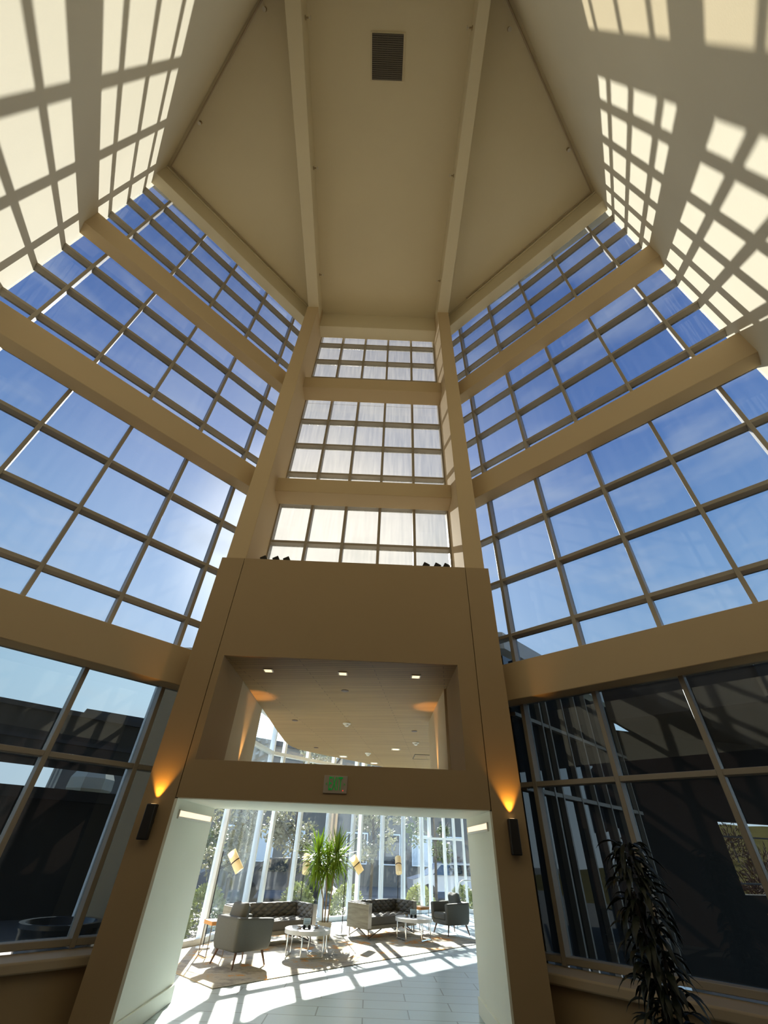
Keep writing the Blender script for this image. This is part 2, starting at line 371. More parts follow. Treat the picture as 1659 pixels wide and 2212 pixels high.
# ceiling beams running back over the hall
for xa, xb, dx in ((-3.05, -2.67, .26), (1.64, 2.03, .03)):
    b = MB(); c = [(xa, 7.42), (xb, 7.42), (xb + dx * 1.15, -1.1), (xa + dx * 1.15, -1.1)]
    if dx == .03: c = [(xa, 7.42), (xb, 7.42), (xb - .08, -1.1), (xa + .04, -1.1)]
    b.prism(c, Z(15.12), CEIL); trim(b, M['cream'], .01)
    b = MB(); b.box(xa, xb, 6.97, 7.42, Z(15.15), CEIL); trim(b, M['cream'], .01)

# blank walls behind the glass corners, back wall, ceiling, floor
CL = Vector(WL.p(TCL, 0, 0)); CR = Vector(WR.p(TCR, 0, 0))
def slab_wall(name, a, b_, z0, z1, th, mat, ext0=0, ext1=0):
    a = Vector(a[:2]); b_ = Vector(b_[:2]); d = (b_ - a).normalized(); a = a - d * ext0; b_ = b_ + d * ext1
    n = Vector((-d.y, d.x)); mb = MB(); mb.prism([a, b_, b_ + n * th, a + n * th], z0, z1)
    return struct(mb.build(name, mat))
slab_wall('wall_left', (-2.35, -1.17), CL, 4.3, CEIL, .3, M['cream'], 0, .62)
slab_wall('wall_left_base_darkened', (-2.35, -1.17), CL, 0, 4.3, .3, M['legwood'], 0, .62)  # unseen lower wall, darkened so less light bounces onto the portal
slab_wall('wall_right_base_darkened', CR, (1.6, -1.17), 0, 4.3, .3, M['legwood'], .62, 0)  # unseen like the left one, darkened for the same bounce
slab_wall('wall_right', CR, (1.6, -1.17), 4.3, CEIL, .3, M['cream'], .62, 0)
b = MB(); b.box(-2.9, 2.2, -1.45, -1.15, 5.6, CEIL); struct(b.build('wall_back', M['cream']))
b = MB(); b.box(-2.9, -2.6, -11, -1.15, 0, 5.6); b.box(1.9, 2.2, -11, -1.15, 0, 5.6); b.box(-2.9, 2.2, -11.3, -11, 0, 5.6); b.box(-2.9, 2.2, -11.3, -1.45, 5.6, 5.8); b.box(-2.9, 2.2, -11.3, -1.4, -.2, -.001)
struct(b.build('wall_added_corridor', M['portal']))  # unseen dark corridor added behind the camera to swallow bounce light
b = MB(); b.prism([(-3.2, 8.2), (-8.0, 3.6), (-7.2, 2.6), (-2.4, -1.4), (1.9, -1.4), (6.6, 2.6), (7.2, 3.8), (2.4, 8.2)], CEIL, CEIL + .3)
struct(b.build('ceiling', M['cream']))
b = MB(); b.prism([(-3.2, 8.2), (-4.9, 10.1), (-4.45, 11.5), (-3.72, 13.0), (-3.37, 15.3), (-2.34, 16.5), (-.6, 18.2), (2.3, 21.3), (3.8, 21.6), (5.1, 21.1), (6.1, 19.5), (6.3, 17), (6.2, 11.6), (2.6, 7.9),
                   (6.9, 3.6), (6.4, 2.9), (1.9, -1.4), (-2.6, -1.4), (-7.4, 2.9), (-7.6, 3.6)], -.2, 0)
struct(b.build('floor', M['tile']))
b = MB(); b.prism([(-2.4, 6.75), (-3.1, 6.75), (-6.9, 3.2), (-2.6, -1.1), (1.9, -1.1), (5.9, 3.4), (2.1, 6.75)], 0, .008); struct(b.build('floor_bounce_cut', M['bounce_cut']))  # unseen dark sheet added over the tiles to dim the lower hall

# portal wall with the passage below and the open window above
PY = 6.95
b = MB()
b.box(-3.13, -2.692, PY, 8.7, 0, Z(4.36)); b.box(1.652, 2.10, PY, 8.7, 0, Z(4.36))          # piers
b.box(-2.68, 1.64, PY, 8.3, Z(2.60), Z(4.36)); b.box(-2.68, 1.64, PY, 6.972, Z(2.447), Z(2.60))
b.box(-2.68, 1.64, PY, 8.7, Z(.479), Z(.937))
b.box(-2.68, -2.565, PY, 8.3, Z(.937), Z(2.447)); b.box(1.342, 1.64, PY, 8.3, Z(.937), Z(2.447))
b.box(-2.70, -2.67, 6.985, 8.2, Z(.5), Z(4.33)); b.box(1.63, 1.66, 6.985, 8.2, Z(.5), Z(4.33))
struct(b.build('wall_front', M['portal']))
b = MB(); b.box(-2.692, -2.655, PY + .002, 8.72, 0, Z(.479)); b.box(1.625, 1.652, PY + .002, 8.72, 0, Z(.479)); b.box(-2.692, 1.652, PY + .002, 8.72, Z(.467), Z(.479))
struct(b.build('wall_passage', M['white_wall']))
for nm, x0, x1 in (('baseboard_left', -2.655, -2.63), ('baseboard_right', 1.60, 1.625)):
    b = MB(); b.box(x0, x1, PY + .01, 8.74, 0, .17); struct(b.build(nm, M['white_wall'], bevel=.005))

# ------------------------------------------------------------------ lounge shell
GP = [(-5.0, 10.1), (-4.35, 11.5), (-3.62, 13.0), (-3.27, 15.3), (-2.94, 15.66), (-2.24, 16.4), (-1.41, 17.25), (-.6, 18.07), (-.35, 18.33), (.44, 19.15), (1.26, 20.0),
      (2.04, 20.8), (2.39, 21.15), (3.0, 21.3), (3.42, 21.4), (3.8, 21.45), (5.0, 21.0), (6.0, 19.5), (6.2, 17.2)]
GTOP = Z(3.3)
wi[0] += 1; lw = struct(empty('window_%d' % wi[0], (0, 18, 0)))
def lwfin(o): o.parent = lw; o.matrix_parent_inverse = Matrix.Translation(-lw.location); return o
for i, (x, y) in enumerate(GP):
    a = Vector(GP[max(i - 1, 0)]); c = Vector(GP[min(i + 1, len(GP) - 1)]); dd = (c - a).normalized(); ang = math.atan2(dd.y, dd.x)
    b = MB(); b.obox((x, y, GTOP / 2), (.085, .16, GTOP), (0, 0, ang)); lwfin(b.build('mullion', M['white_mull'], bevel=.006, seg=1))
g = MB(); tr = MB(); t2 = MB()
for i in range(len(GP) - 1):
    a = Vector(GP[i]); c = Vector(GP[i + 1]); m_ = (a + c) / 2; ang = math.atan2((c - a).y, (c - a).x); ln = (c - a).length
    g.obox((m_.x, m_.y, GTOP / 2), (ln, .02, GTOP), (0, 0, ang))
    for zz in (.06, 4.02, GTOP - .05): tr.obox((m_.x, m_.y, zz), (ln, .16, .09), (0, 0, ang))
    if 11 <= i <= 14: t2.obox((m_.x, m_.y, Z(.45)), (ln, .14, .07), (0, 0, ang))
lwfin(g.build('glass_pane', G_lounge)); lwfin(tr.build('transom', M['white_mull'])); lwfin(t2.build('transom', M['white_mull']))
edge = [(-2.6, 10.3), (-2.66, 12.66), (-2.67, 13.9), (-2.63, 14.6), (-2.55, 14.95), (-2.42, 15.25), (-2.19, 15.55), (-1.54, 16.25), (-.84, 16.95), (.08, 17.85), (1.3, 19.1), (2.9, 20.6), (4.6, 19.5)]
wood = [(-2.565, 6.974), (-2.565, 8.25)] + edge + [(4.6, 11.4), (1.342, 11.3), (1.342, 6.974)]
b = MB(); b.prism(wood, Z(2.447), Z(2.59)); struct(b.build('ceiling_lounge_wood', M['woodceil']))
b = MB(); b.prism([(-3.1, 8.3), (-3.1, 9.8), (-5.1, 10.0)] + [(x * 1.02 - (.1 if x < 0 else -.1), y + .15) for x, y in GP] + [(6.4, 12), (2.6, 8.3)], GTOP, GTOP + .35)
struct(b.build('ceiling_lounge', M['white_ceil']))
b = MB(); b.box(-2.95, -2.6, 8.3, 10.3, Z(.7), GTOP); struct(b.build('wall_lounge_left', M['warm_wall']))
b = MB(); b.box(1.3, 1.75, 8.3, 10.95, Z(.7), GTOP); struct(b.build('wall_lounge_right', M['warm_wall']))
b = MB(); b.prism([(-3.1, 8.7), (-2.69, 8.7), (-4.85, 10.25), (-5.0, 10.0), (-3.1, 8.9)], 0, GTOP); struct(b.build('wall_lounge_return', M['portal']))
b = MB(); b.prism([(6.2, 17.2), (6.35, 12.2), (6.5, 12.2), (6.35, 17.2)], 0, GTOP); struct(b.build('wall_lounge_end', M['brown_out']))

# glazed wing seen through the right-hand lower glass (also the lounge's right side)
class Wing(Wall):
    def __init__(s): s.A = Vector((2.45, 7.85)); s.d = Vector((.716, .698)); s.n = Vector((-.698, .716)); s.side = 1
WG = Wing()
wi[0] += 1; ww = struct(empty('window_%d' % wi[0], (2.45, 7.85, 0)))
def wwfin(o): o.parent = ww; o.matrix_parent_inverse = Matrix.Translation(-ww.location); return o
b = MB(); WG.box(b, 0, 5.2, .06, .1, 0, Z(3.0)); b_ = b.build('glass_pane', G_wing); wwfin(b_)
for k, t in enumerate((.35, .95, 1.25, 2.0, 2.7, 3.35, 3.95, 4.2, 4.9)):
    b = MB(); WG.box(b, t, t + .05, -.03, .08, 0, Z(3.0)); wwfin(b.build('mullion', M['mull']))
for z in (.05, Z(.85), Z(1.95)):
    b = MB(); WG.box(b, 0, 5.2, -.02, .08, z - .03, z + .03); wwfin(b.build('transom', M['mull']))

# ------------------------------------------------------------------ fixtures in the hall
vt = empty('ceiling_vent', (-.4, .87, CEIL)); tag(vt, 'dark rectangular slatted air grille in the high cream ceiling', 'vent')
b = MB(); b.box(-.44, .44, -.44, .44, -.03, 0); b.build('frame', M['cream'], vt, bevel=.006)
b = MB(); b.box(-.40, .40, -.41, .41, -.045, -.03); b.build('backing', M['dark'], vt)
b = MB()
for k in range(22): b.obox((0, -.39 + k * .0372, -.055), (.79, .03, .006), (math.radians(35), 0, 0))
for k in range(5): b.box(-.27 + k * .135 - .004, -.27 + k * .135 + .004, -.4, .4, -.066, -.06)
b.build('slats', M['vent'], vt)

def sprinkler(loc, label, dirv):
    s = empty('sprinkler_head', loc); tag(s, label, 'sprinkler', 'fire sprinkler heads under the hall ceiling')
    d = Vector(dirv).normalized(); R_ = d.to_track_quat('Z', 'Y').to_matrix()
    b = MB(); b.lathe([(.045, 0), (.045, .012), (.018, .02), (.018, .07), (.012, .08)], (0, 0, 0), 12, R_); b.build('body', M['brass'], s)
    b = MB(); b.lathe([(.012, .08), (.006, .12), (.045, .125), (.045, .132)], (0, 0, 0), 12, R_); b.build('deflector', M['steel'], s)
for x, y, lab, dx in ((-2.40, .25, 'small sprinkler on the left ceiling beam, nearest the top of the photo', 1), (-2.50, 3.11, 'small sprinkler halfway along the left ceiling beam', 1), (-2.60, 6.05, 'small sprinkler on the left ceiling beam near the front window', 1),
                      (1.66, .3, 'small sprinkler on the right ceiling beam, nearest the top of the photo', -1), (1.655, 3.15, 'small sprinkler halfway along the right ceiling beam', -1), (1.645, 6.08, 'small sprinkler on the right ceiling beam near the front window', -1)):
    sprinkler((x, y, Z(15.55)), lab, (dx, 0, 0))
for x, y, lab in ((-5.72, 2.28, 'small sprinkler under the left triangular ceiling panel'), (4.92, 2.52, 'small sprinkler under the right triangular ceiling panel'),
                  (-3.45, .15, 'small sprinkler at the top edge of the left ceiling triangle'), (2.62, .3, 'small sprinkler at the top edge of the right ceiling triangle')):
    sprinkler((x, y, CEIL), lab, (0, 0, -1))
# thin conduit runs around the triangular ceiling panels
def conduit(pts, label):
    b = MB(); b.tube([(x, y, CEIL - .05) for x, y in pts], .022, 8); tag(b.build('ceiling_conduit', M['sill']), label, 'conduit')
conduit([(-3.62, 6.83), (-6.93, 3.30), (-3.52, .03), (-2.6, -.84)], 'thin pipe edging the left triangular ceiling panel')
conduit([(2.72, 6.80), (5.98, 3.48), (2.58, -.02), (1.95, -.68)], 'thin pipe edging the right triangular ceiling panel')

# exit sign
ex = empty('exit_sign', (-.515, PY, Z(.70))); tag(ex, 'square brushed metal exit sign with green letters over the passage', 'sign')
b = MB(); b.box(-.165, .165, -.022, 0, -.105, .105); b.build('plate', M['exitplate'], ex, bevel=.004)
def text(s, name, size, mat, parent, loc, sx=1, ext=.003, rot=(PI / 2, 0, 0), align='CENTER'):
    c = bpy.data.curves.new(name, 'FONT'); c.body = s; c.size = size; c.extrude = ext; c.align_x = align; c.align_y = 'CENTER'
    t = bpy.data.objects.new(name, c); COL.objects.link(t); bpy.context.view_layer.update()
    me = bpy.data.meshes.new_from_object(t.evaluated_get(bpy.context.evaluated_depsgraph_get()))
    bpy.data.objects.remove(t); o = bpy.data.objects.new(name, me); COL.objects.link(o); me.materials.clear(); me.materials.append(mat)
    o.parent = parent; o.location = loc; o.rotation_euler = rot; o.scale = (sx, 1, 1); return o
text('EXIT', 'letters', .23, M['exit_green'], ex, (0, -.026, 0), .42, .003)
o = text('<', 'arrow', .06, M['exit_green'], ex, (-.125, -.026, 0), .8, .002); o['label'] = 'left green arrow'
o = text('>', 'arrow', .06, M['exit_green'], ex, (.125, -.026, 0), .8, .002); o['label'] = 'right green arrow'
b = MB(); b.lathe([(.006, 0), (.006, .004)], (.11, -.024, -.07), 12, Matrix.Rotation(PI / 2, 3, 'X')); b.build('indicator', M['red_led'], ex)

# wall sconces: black tubes throwing warm light upwards
def sconce(x, label):
    s = empty('wall_sconce', (x, PY, Z(.2))); tag(s, label, 'wall lamp', 'black wall sconces beside the passage')
    b = MB(); b.box(-.062, .062, -.125, -.02, -.19, .19); b.build('housing', M['black'], s, bevel=.012)
    b = MB(); b.lathe([(.055, 0), (.055, .03)], (0, 0, 0), 20, Matrix.Rotation(PI / 2, 3, 'X')); b.build('mounting_disc', M['black'], s)
    b = MB(); b.lathe([(.035, 0), (.035, .004)], (0, -.055, .19), 16); b.build('lens', M['warm_lens'], s)
    l = bpy.data.lights.new('sconce_light', 'SPOT'); l.energy = 38; l.color = (1, .44, .05); l.spot_size = math.radians(66); l.spot_blend = .55; l.shadow_soft_size = .02
    lo = bpy.data.objects.new('sconce_light', l); COL.objects.link(lo); lo.location = (x, PY - .047, Z(.398)); lo.rotation_euler = (PI, 0, 0)
sconce(-2.93, 'black box wall sconce glowing orange on the left pier')
sconce(1.90, 'black box wall sconce glowing orange on the right pier')
# recessed linear lamps in the passage side walls
def linear(x, sx, label):
    s = empty('recessed_wall_light', (x, 7.87, Z(.305))); tag(s, label, 'wall lamp', 'linear lamps in the passage walls')
    b = MB()
    b.box(0, sx * .022, -.74, .74, .04, .05) if sx > 0 else b.box(-.022, 0, -.74, .74, .04, .05)
    for z0, z1 in ((-.05, -.025),):
        b.box(min(0, sx * .022), max(0, sx * .022), -.74, .74, z0, z1)
    for y0, y1 in ((-.75, -.735), (.735, .75)): b.box(min(0, sx * .022), max(0, sx * .022), y0, y1, -.05, .05)
    b.build('trim_frame', M['offwhite'], s)
    b = MB(); b.box(min(0, sx * .01), max(0, sx * .01), -.735, .735, -.025, .04); b.build('lens', M['linear_lens'], s)
linear(-2.655, 1, 'long pale glowing slot lamp high on the left passage wall')
linear(1.625, -1, 'long pale glowing slot lamp high on the right passage wall')

# small dark floodlights on the portal ledge
for k, (fx, lab) in enumerate(((-.333, 'dark floodlight on the ledge, leftmost of six'), (-.298, 'dark floodlight on the ledge, second from the left'), (-.268, 'dark floodlight on the ledge, third from the left'),
                               (.126, 'dark floodlight on the ledge, third from the right'), (.158, 'dark floodlight on the ledge, second from the right'), (.184, 'dark floodlight on the ledge, rightmost of six'))):
    s = empty('floodlight', (fx * 7.5, 7.5, Z(4.36))); tag(s, lab, 'lamp', 'floodlights on the portal ledge')
    b = MB(); b.rod((0, 0, 0), (0, 0, .3), .02); b.box(-.05, .05, -.05, .05, 0, .015); b.build('bracket', M['black'], s)
    b = MB(); b.obox((0, 0, .345), (.13, .09, .12), (math.radians(30), math.radians(-30 if fx < 0 else 30), 0)); b.build('head', M['black'], s, bevel=.01)

# ------------------------------------------------------------------ fixtures under the wooden ceiling
WZ = Z(2.447)
for x, lab in ((-1.95, 'square lit downlight in the wood ceiling, left of three at the front'), (-.61, 'square lit downlight in the wood ceiling, middle of three at the front'), (.70, 'square lit downlight in the wood ceiling, right of three at the front')):
    s = empty('downlight', (x, 7.62, WZ)); tag(s, lab, 'ceiling lamp', 'square downlights')
    b = MB(); b.box(-.085, .085, -.085, .085, -.012, 0); b.build('trim_frame', M['offwhite'], s, bevel=.003)
    b = MB(); b.box(-.062, .062, -.062, .062, -.016, -.012); b.build('lens', M['white_lens'], s)
for x, y, lab in ((-1.02, 16.17, 'small white square light far back near the curved wood edge'), (.68, 14.51, 'small white square light to the right of the far domed detectors'), (.04, 17.3, 'small white square light farthest back in the wood ceiling')):
    s = empty('downlight', (x, y, WZ)); tag(s, lab, 'ceiling lamp', 'far square lights')
    b = MB(); b.box(-.13, .13, -.13, .13, -.015, 0); b.build('trim_frame', M['offwhite'], s)
    b = MB(); b.box(-.09, .09, -.09, .09, -.02, -.015); b.build('lens', M['white_lens'], s)
for x, y, lab in ((-.70, 11.41, 'white domed detector in the middle of the wood ceiling'), (1.2, 13.4, 'white domed detector near the right edge of the wood ceiling'), (-.18, 15.42, 'white domed detector far back in the wood ceiling')):
    s = empty('smoke_detector', (x, y, WZ)); tag(s, lab, 'smoke detector', 'domed detectors')
    b = MB(); b.lathe([(.10, 0), (.10, -.015), (.085, -.03)], (0, 0, 0), 24); b.build('base', M['offwhite'], s)
    b = MB(); b.lathe([(.06, -.03), (.055, -.06), (.03, -.08), (.005, -.085)], (0, 0, 0), 24); b.build('dome', M['offwhite'], s)
for x, y, lab in ((-.62, 8.67, 'dark round cover between the front downlights'), (-1.99, 11.34, 'dark round cover at the left of the wood ceiling'), (1.04, 11.97, 'dark round cover at the right of the wood ceiling'), (-1.81, 14.84, 'dark round cover near the curved wood edge')):
    b = MB(); b.lathe([(.075, 0), (.075, -.008), (.06, -.012)], (0, 0, 0), 24); o = b.build('ceiling_cover', M['woodceil'] if False else M['legwood']); o.location = (x, y, WZ)
    tag(o, lab, 'cover plate', 'round covers in the wood ceiling')
s = empty('access_panel', (1.75, 15.7, WZ)); tag(s, 'square access panel outlined in the wood ceiling at right', 'panel')
b = MB()
for a in ((-.42, .42, -.42, -.40), (-.42, .42, .40, .42), (-.42, -.40, -.40, .40), (.40, .42, -.40, .40)): b.box(a[0], a[1], a[2], a[3], -.012, 0)
b.build('frame', M['dark'], s)
b = MB(); b.box(-.40, .40, -.40, .40, -.008, 0); b.build('door', M['woodceil'], s)
for x, y, a in ((-2.51, 9.3, 'left'), (1.21, 9.6, 'right')):
    s = empty('uplight', (x, y, Z(.70 + .237) if y < 8.7 else Z(.937))); tag(s, 'small warm uplight at the foot of the %s upper lounge wall' % a, 'lamp')
    b = MB(); b.lathe([(.05, 0), (.055, .09), (.045, .09), (.04, .05)], (0, 0, 0), 16); b.build('housing', M['black'], s)
    l = bpy.data.lights.new('uplight_light', 'SPOT'); l.energy = 80; l.color = (1, .5, .15); l.spot_size = math.radians(38); l.spot_blend = .8; l.shadow_soft_size = .03
    lo = bpy.data.objects.new('uplight_light', l); COL.objects.link(lo); lo.location = (x, y, Z(1.04)); lo.rotation_euler = (PI, 0, 0)
b = MB(); b.box(-2.6, -2.3, 8.7, 10.3, Z(.86), Z(.937)); b.box(1.02, 1.3, 8.7, 10.9, Z(.86), Z(.937)); struct(b.build('trim_90', M['white_ceil']))

# ------------------------------------------------------------------ lounge furniture
b = MB(); b.prism([(0, 0), (7.6, 0), (7.6, 3.6), (0, 3.6)], .0, .012); o = b.build('area_rug', M['rug'], bevel=.004); o.location = (-2.28, 9.47, 0); o.rotation_euler = (0, 0, PI / 4)
tag(o, 'large cream and grey rug with orange blotches under the sofas', 'rug')
RZ = .018

def armchair():
    a = empty('armchair')
    # shell: a U of back and two arms, front towards +y
    b = MB(); w_, d_, t = .41, .40, .13
    outer = [(-w_, d_), (-w_ * .97, -d_ + .1), (-w_ * .85, -d_), (w_ * .85, -d_), (w_ * .97, -d_ + .1), (w_, d_), (w_ - t, d_), (w_ - t, -d_ + t + .02), (-w_ + t, -d_ + t + .02), (-w_ + t, d_)]
    n = len(outer); vs = []
    for z, k in ((.20, .90), (.30, .97), (.62, 1.0)):
        for x, y in outer: vs.append((x * k, y * k, z + (.03 if y < -.2 and z > .6 else 0)))
    fs = [list(range(n))[::-1], [2 * n + i for i in range(n)]]
    for r_ in range(2): fs += [(r_ * n + i, r_ * n + n - (n - (i + 1) % n), (r_ + 1) * n + (i + 1) % n, (r_ + 1) * n + i) for i in range(n)]
    # winding: polygon is listed clockwise, flip
    fs = [list(f)[::-1] for f in fs]
    b.add(vs, fs); b.build('shell', M['fabric'], a, bevel=.035, seg=4)
    b = MB(); b.box(-.30, .30, -.27, .37, .20, .30); b.build('seat_base', M['fabric'], a, bevel=.02)
    b = MB(); b.box(-.275, .275, -.25, .395, .30, .43); b.build('seat_cushion', M['fabric'], a, bevel=.04, seg=4)
    # pillow leaning on the back
    b = MB(); nx = 13
    R_ = Euler((math.radians(-14), 0, 0)).to_matrix(); c = Vector((.0, -.16, .635)); vs = []; fs = []
    for s_ in (-1, 1):
        for i in range(nx):
            for j in range(nx):
                u = i / (nx - 1) * 2 - 1; v = j / (nx - 1) * 2 - 1
                th = .012 * (abs(u) < .99) * (abs(v) < .99) + .085 * max(0, 1 - abs(u) ** 4) ** .5 * max(0, 1 - abs(v) ** 4) ** .5
                k = 1 - .10 * (abs(u * v)) ** 3
                sag = -.02 * math.exp(-(u / .35) ** 2) if v > .5 else 0
                vs.append(c + R_ @ Vector((u * .235 * k, s_ * th, v * .215 * k + sag * (v - .5) * 2)))
    for s_ in (0, 1):
        for i in range(nx - 1):
            for j in range(nx - 1):
                q = [s_ * nx * nx + i * nx + j, s_ * nx * nx + (i + 1) * nx + j, s_ * nx * nx + (i + 1) * nx + j + 1, s_ * nx * nx + i * nx + j + 1]
                fs.append(q if s_ == 0 else q[::-1])
    b.add(vs, fs, True); o = b.build('pillow', M['fabric'], a); o.data.set_sharp_from_angle(angle=3)
    for sx in (-1, 1):
        for sy in (-1, 1):
            b = MB(); b.rod((sx * .28, sy * .28, .21), (sx * .34, sy * .35, 0), .024, .013, 12); b.build('leg', M['legwood'], a)
    return a
ac = armchair(); ac.location = (-2.32, 11.12, RZ); ac.rotation_euler = (0, 0, math.atan2(.75, .66) - PI / 2)
tag(ac, 'grey wool armchair seen from behind at the left front of the rug', 'armchair', 'grey armchairs in the lounge')
a2 = copy_tree(ac); a2.location = (2.32, 15.85, RZ); a2.rotation_euler = (0, 0, math.atan2(-.45, -.89) - PI / 2)
tag(a2, 'grey wool armchair facing left at the far right beside the loveseat', 'armchair', 'grey armchairs in the lounge')

def tuft(b, O, U, V, Nn, nu, nv, depth, res=8, edge=.0):
    """diamond-tufted pad: O origin corner, U and V edge vectors, Nn outward normal"""
    O, U, V, Nn = map(Vector, (O, U, V, Nn)); NU = nu * res; NV = nv * res; vs = []
    for i in range(NU + 1):
        for j in range(NV + 1):
            u = i / res; v = j / res
            h = (abs(math.sin(PI * (u + v) / 2)) * abs(math.sin(PI * (u - v) / 2))) ** .0
            p_ = abs(math.cos(PI * (u + v) / 2)); q_ = abs(math.cos(PI * (u - v) / 2))
            g_ = (p_ ** .5) * (q_ ** .5) if False else min(1, (p_ + .0) ** .6) * min(1, (q_ + .0) ** .6)
            e_ = min(1, min(i, NU - i, j, NV - j) / (res * .35)) ** .5
            vs.append(O + U * (i / NU) + V * (j / NV) + Nn * depth * g_ * e_)
    fs = [(i * (NV + 1) + j, (i + 1) * (NV + 1) + j, (i + 1) * (NV + 1) + j + 1, i * (NV + 1) + j + 1) for i in range(NU) for j in range(NV)]
    if U.cross(V).dot(Nn) < 0: fs = [f[::-1] for f in fs]
    b.add(vs, fs, True)
def sofa(Lg, name):
    s = empty(name); D = .76; T = .10; H = .64; h = Lg / 2
    b = MB(); b.box(-h, h, -D / 2, -D / 2 + T, .18, H); b.build('back_frame', M['fabric2'], s, bevel=.015)
    for sx in (-1, 1):
        b = MB(); b.box(min(sx * h, sx * (h - T + .02)), max(sx * h, sx * (h - T + .02)), -D / 2 + T, D / 2, .18, H); b.build('arm', M['fabric2'], s, bevel=.015)
        b = MB(); x0, x1 = sorted((sx * h, sx * (h + .03))); b.box(x0, x1, -D / 2 - .01, D / 2 + .015, .16, H - .02); o = b.build('side_panel', M['woodpanel'], s, bevel=.004); o['label'] = 'weathered wood side panel'
        b = MB(); x0, x1 = sorted((sx * (h - T + .02), sx * (h + .03))); b.box(x0, x1, D / 2 + .0, D / 2 + .018, .18, H - .005); b.build('trim_strip', M['steel'], s)
    b = MB(); tuft(b, (-h + T, -D / 2 + T, .40), (Lg - 2 * T, 0, 0), (0, 0, H - .40), (0, 1, 0), 2 * round(Lg * 4.2), 4, .04)
    b.build('back_tufting', M['fabric2'], s).data.set_sharp_from_angle(angle=3)
    for sx in (-1, 1):
        b = MB(); tuft(b, (sx * (h - T + .02), -D / 2 + T, .40), (0, D - T, 0), (0, 0, H - .40), (-sx, 0, 0), 6, 4, .04)
        b.build('arm_tufting', M['fabric2'], s).data.set_sharp_from_angle(angle=3)
    b = MB(); b.box(-h + T - .02, h - T + .02, -D / 2 + T, D / 2 - .01, .22, .385); b.build('seat', M['fabric2'], s, bevel=.03, seg=3)
    b = MB(); tuft(b, (-h + T, -D / 2 + T, .37), (Lg - 2 * T, 0, 0), (0, D - T - .04, 0), (0, 0, 1), 2 * round(Lg * 3.4), 6, .04)
    b.build('seat_tufting', M['fabric2'], s).data.set_sharp_from_angle(angle=3)
    b = MB(); b.box(-h, h, -D / 2, D / 2, .155, .225); o = b.build('base_rail', M['woodpanel'], s, bevel=.004); o['label'] = 'weathered wood base rail'
    for sx in (-1, 1):
        b = MB()
        b.rod((sx * h * .96, D / 2 - .04, .16), (sx * h * .96, D / 2 - .03, .0), .013, None, 6); b.rod((sx * h * .96, D / 2 - .03, .01), (sx * h * .96, 0, .155), .012, None, 6)
        b.rod((sx * h * .96, D / 2 - .03, .01), (sx * h * .45, D / 2 - .03, .155), .012, None, 6)
        b.rod((sx * h * .96, -D / 2 + .04, .01), (sx * h * .96, 0, .155), .012, None, 6); b.rod((sx * h * .96, -D / 2 + .04, .16), (sx * h * .96, -D / 2 + .04, 0), .013, None, 6)
        b.rod((sx * h * .96, -D / 2 + .04, .01), (sx * h * .45, -D / 2 + .04, .155), .012, None, 6)
        b.build('leg_frame', M['legmetal'], s)
    return s
s1 = sofa(1.98, 'sofa'); tag(s1, 'long tufted grey sofa behind the left armchair and coffee table', 'sofa')
ang1 = math.atan2(1.32, 1.46)
fr = Vector((math.sin(ang1), -math.cos(ang1)))
c1_ = (Vector((-3.25, 12.97)) + Vector((-1.19, 13.91)) + Vector((-2.66, 12.47)) + Vector((-1.79, 14.25))) / 4
s1.location = (c1_.x, c1_.y, RZ); s1.rotation_euler = (0, 0, ang1 + PI)
s2 = sofa(1.80, 'sofa'); tag(s2, 'shorter tufted grey loveseat with a pale wood side panel, right of the palm', 'sofa')
a2_ = PI / 4; s2.rotation_euler = (0, 0, a2_ + PI)
fl = Vector((.06, 14.45)); al = Vector((math.cos(a2_), math.sin(a2_))); bk = Vector((-al.y, al.x)); c2_ = fl + al * .9 + bk * .38
s2.location = (c2_.x, c2_.y, RZ)

def coffee():
    c = empty('coffee_table'); r = .47; H = .40
    b = MB(); b.lathe([(r - .03, H - .075), (r, H - .07), (r, H - .005), (r - .01, H)], (0, 0, 0), 56); b.build('tabletop', M['marble'], c)
    for k in range(3):
        a = k * PI / 3 * 2 + .4; t = .6
        p = [(math.cos(a) * .42, math.sin(a) * .42), (math.cos(a + 1.15) * .42, math.sin(a + 1.15) * .42)]
        b = MB(); b.tube([(p[0][0], p[0][1], H - .07), (p[0][0], p[0][1], .015)], .014, 6); b.tube([(p[0][0], p[0][1], .014), (p[1][0], p[1][1], .014)], .014, 6); b.tube([(p[1][0], p[1][1], .015), (p[1][0], p[1][1], H - .07)], .014, 6)
        b.build('leg', M['chrome'], c)
    return c
ct = coffee(); ct.location = (-1.2, 12.12, RZ); tag(ct, 'round white coffee table on chrome legs in front of the long sofa', 'coffee table', 'round coffee tables')
cu = copy_tree(ct); cu.location = (1.2, 14.72, RZ); cu.rotation_euler = (0, 0, .5); tag(cu, 'round white coffee table on chrome legs in front of the loveseat', 'coffee table', 'round coffee tables')
TT = RZ + .40
def cardstand(loc, label):
    s = empty('tabletop_card', loc, .25); tag(s, label, 'card holder', 'card holders on the coffee tables')
    b = MB(); b.obox((0, 0, .082), (.15, .006, .145), (math.radians(-8), 0, 0)); b.build('card', M['card'], s)
    b = MB()
    for k, (zz, wd) in enumerate(((.13, .11), (.112, .12), (.098, .10), (.084, .12), (.07, .09))): b.obox((0, -.0045 - (zz - .082) * -.14, zz), (wd, .002, .005), (math.radians(-8), 0, 0))
    b.build('printed_lines', M['ink'], s)
    for sx in (-1, 1):
        b = MB(); b.lathe([(.03, 0), (.032, .04), (.02, .055)], (sx * .055, -.02, 0), 12); b.build('holder', M['black'], s)
cardstand((-1.22, 12.0, TT), 'pale blue card in a small black holder on the front coffee table')
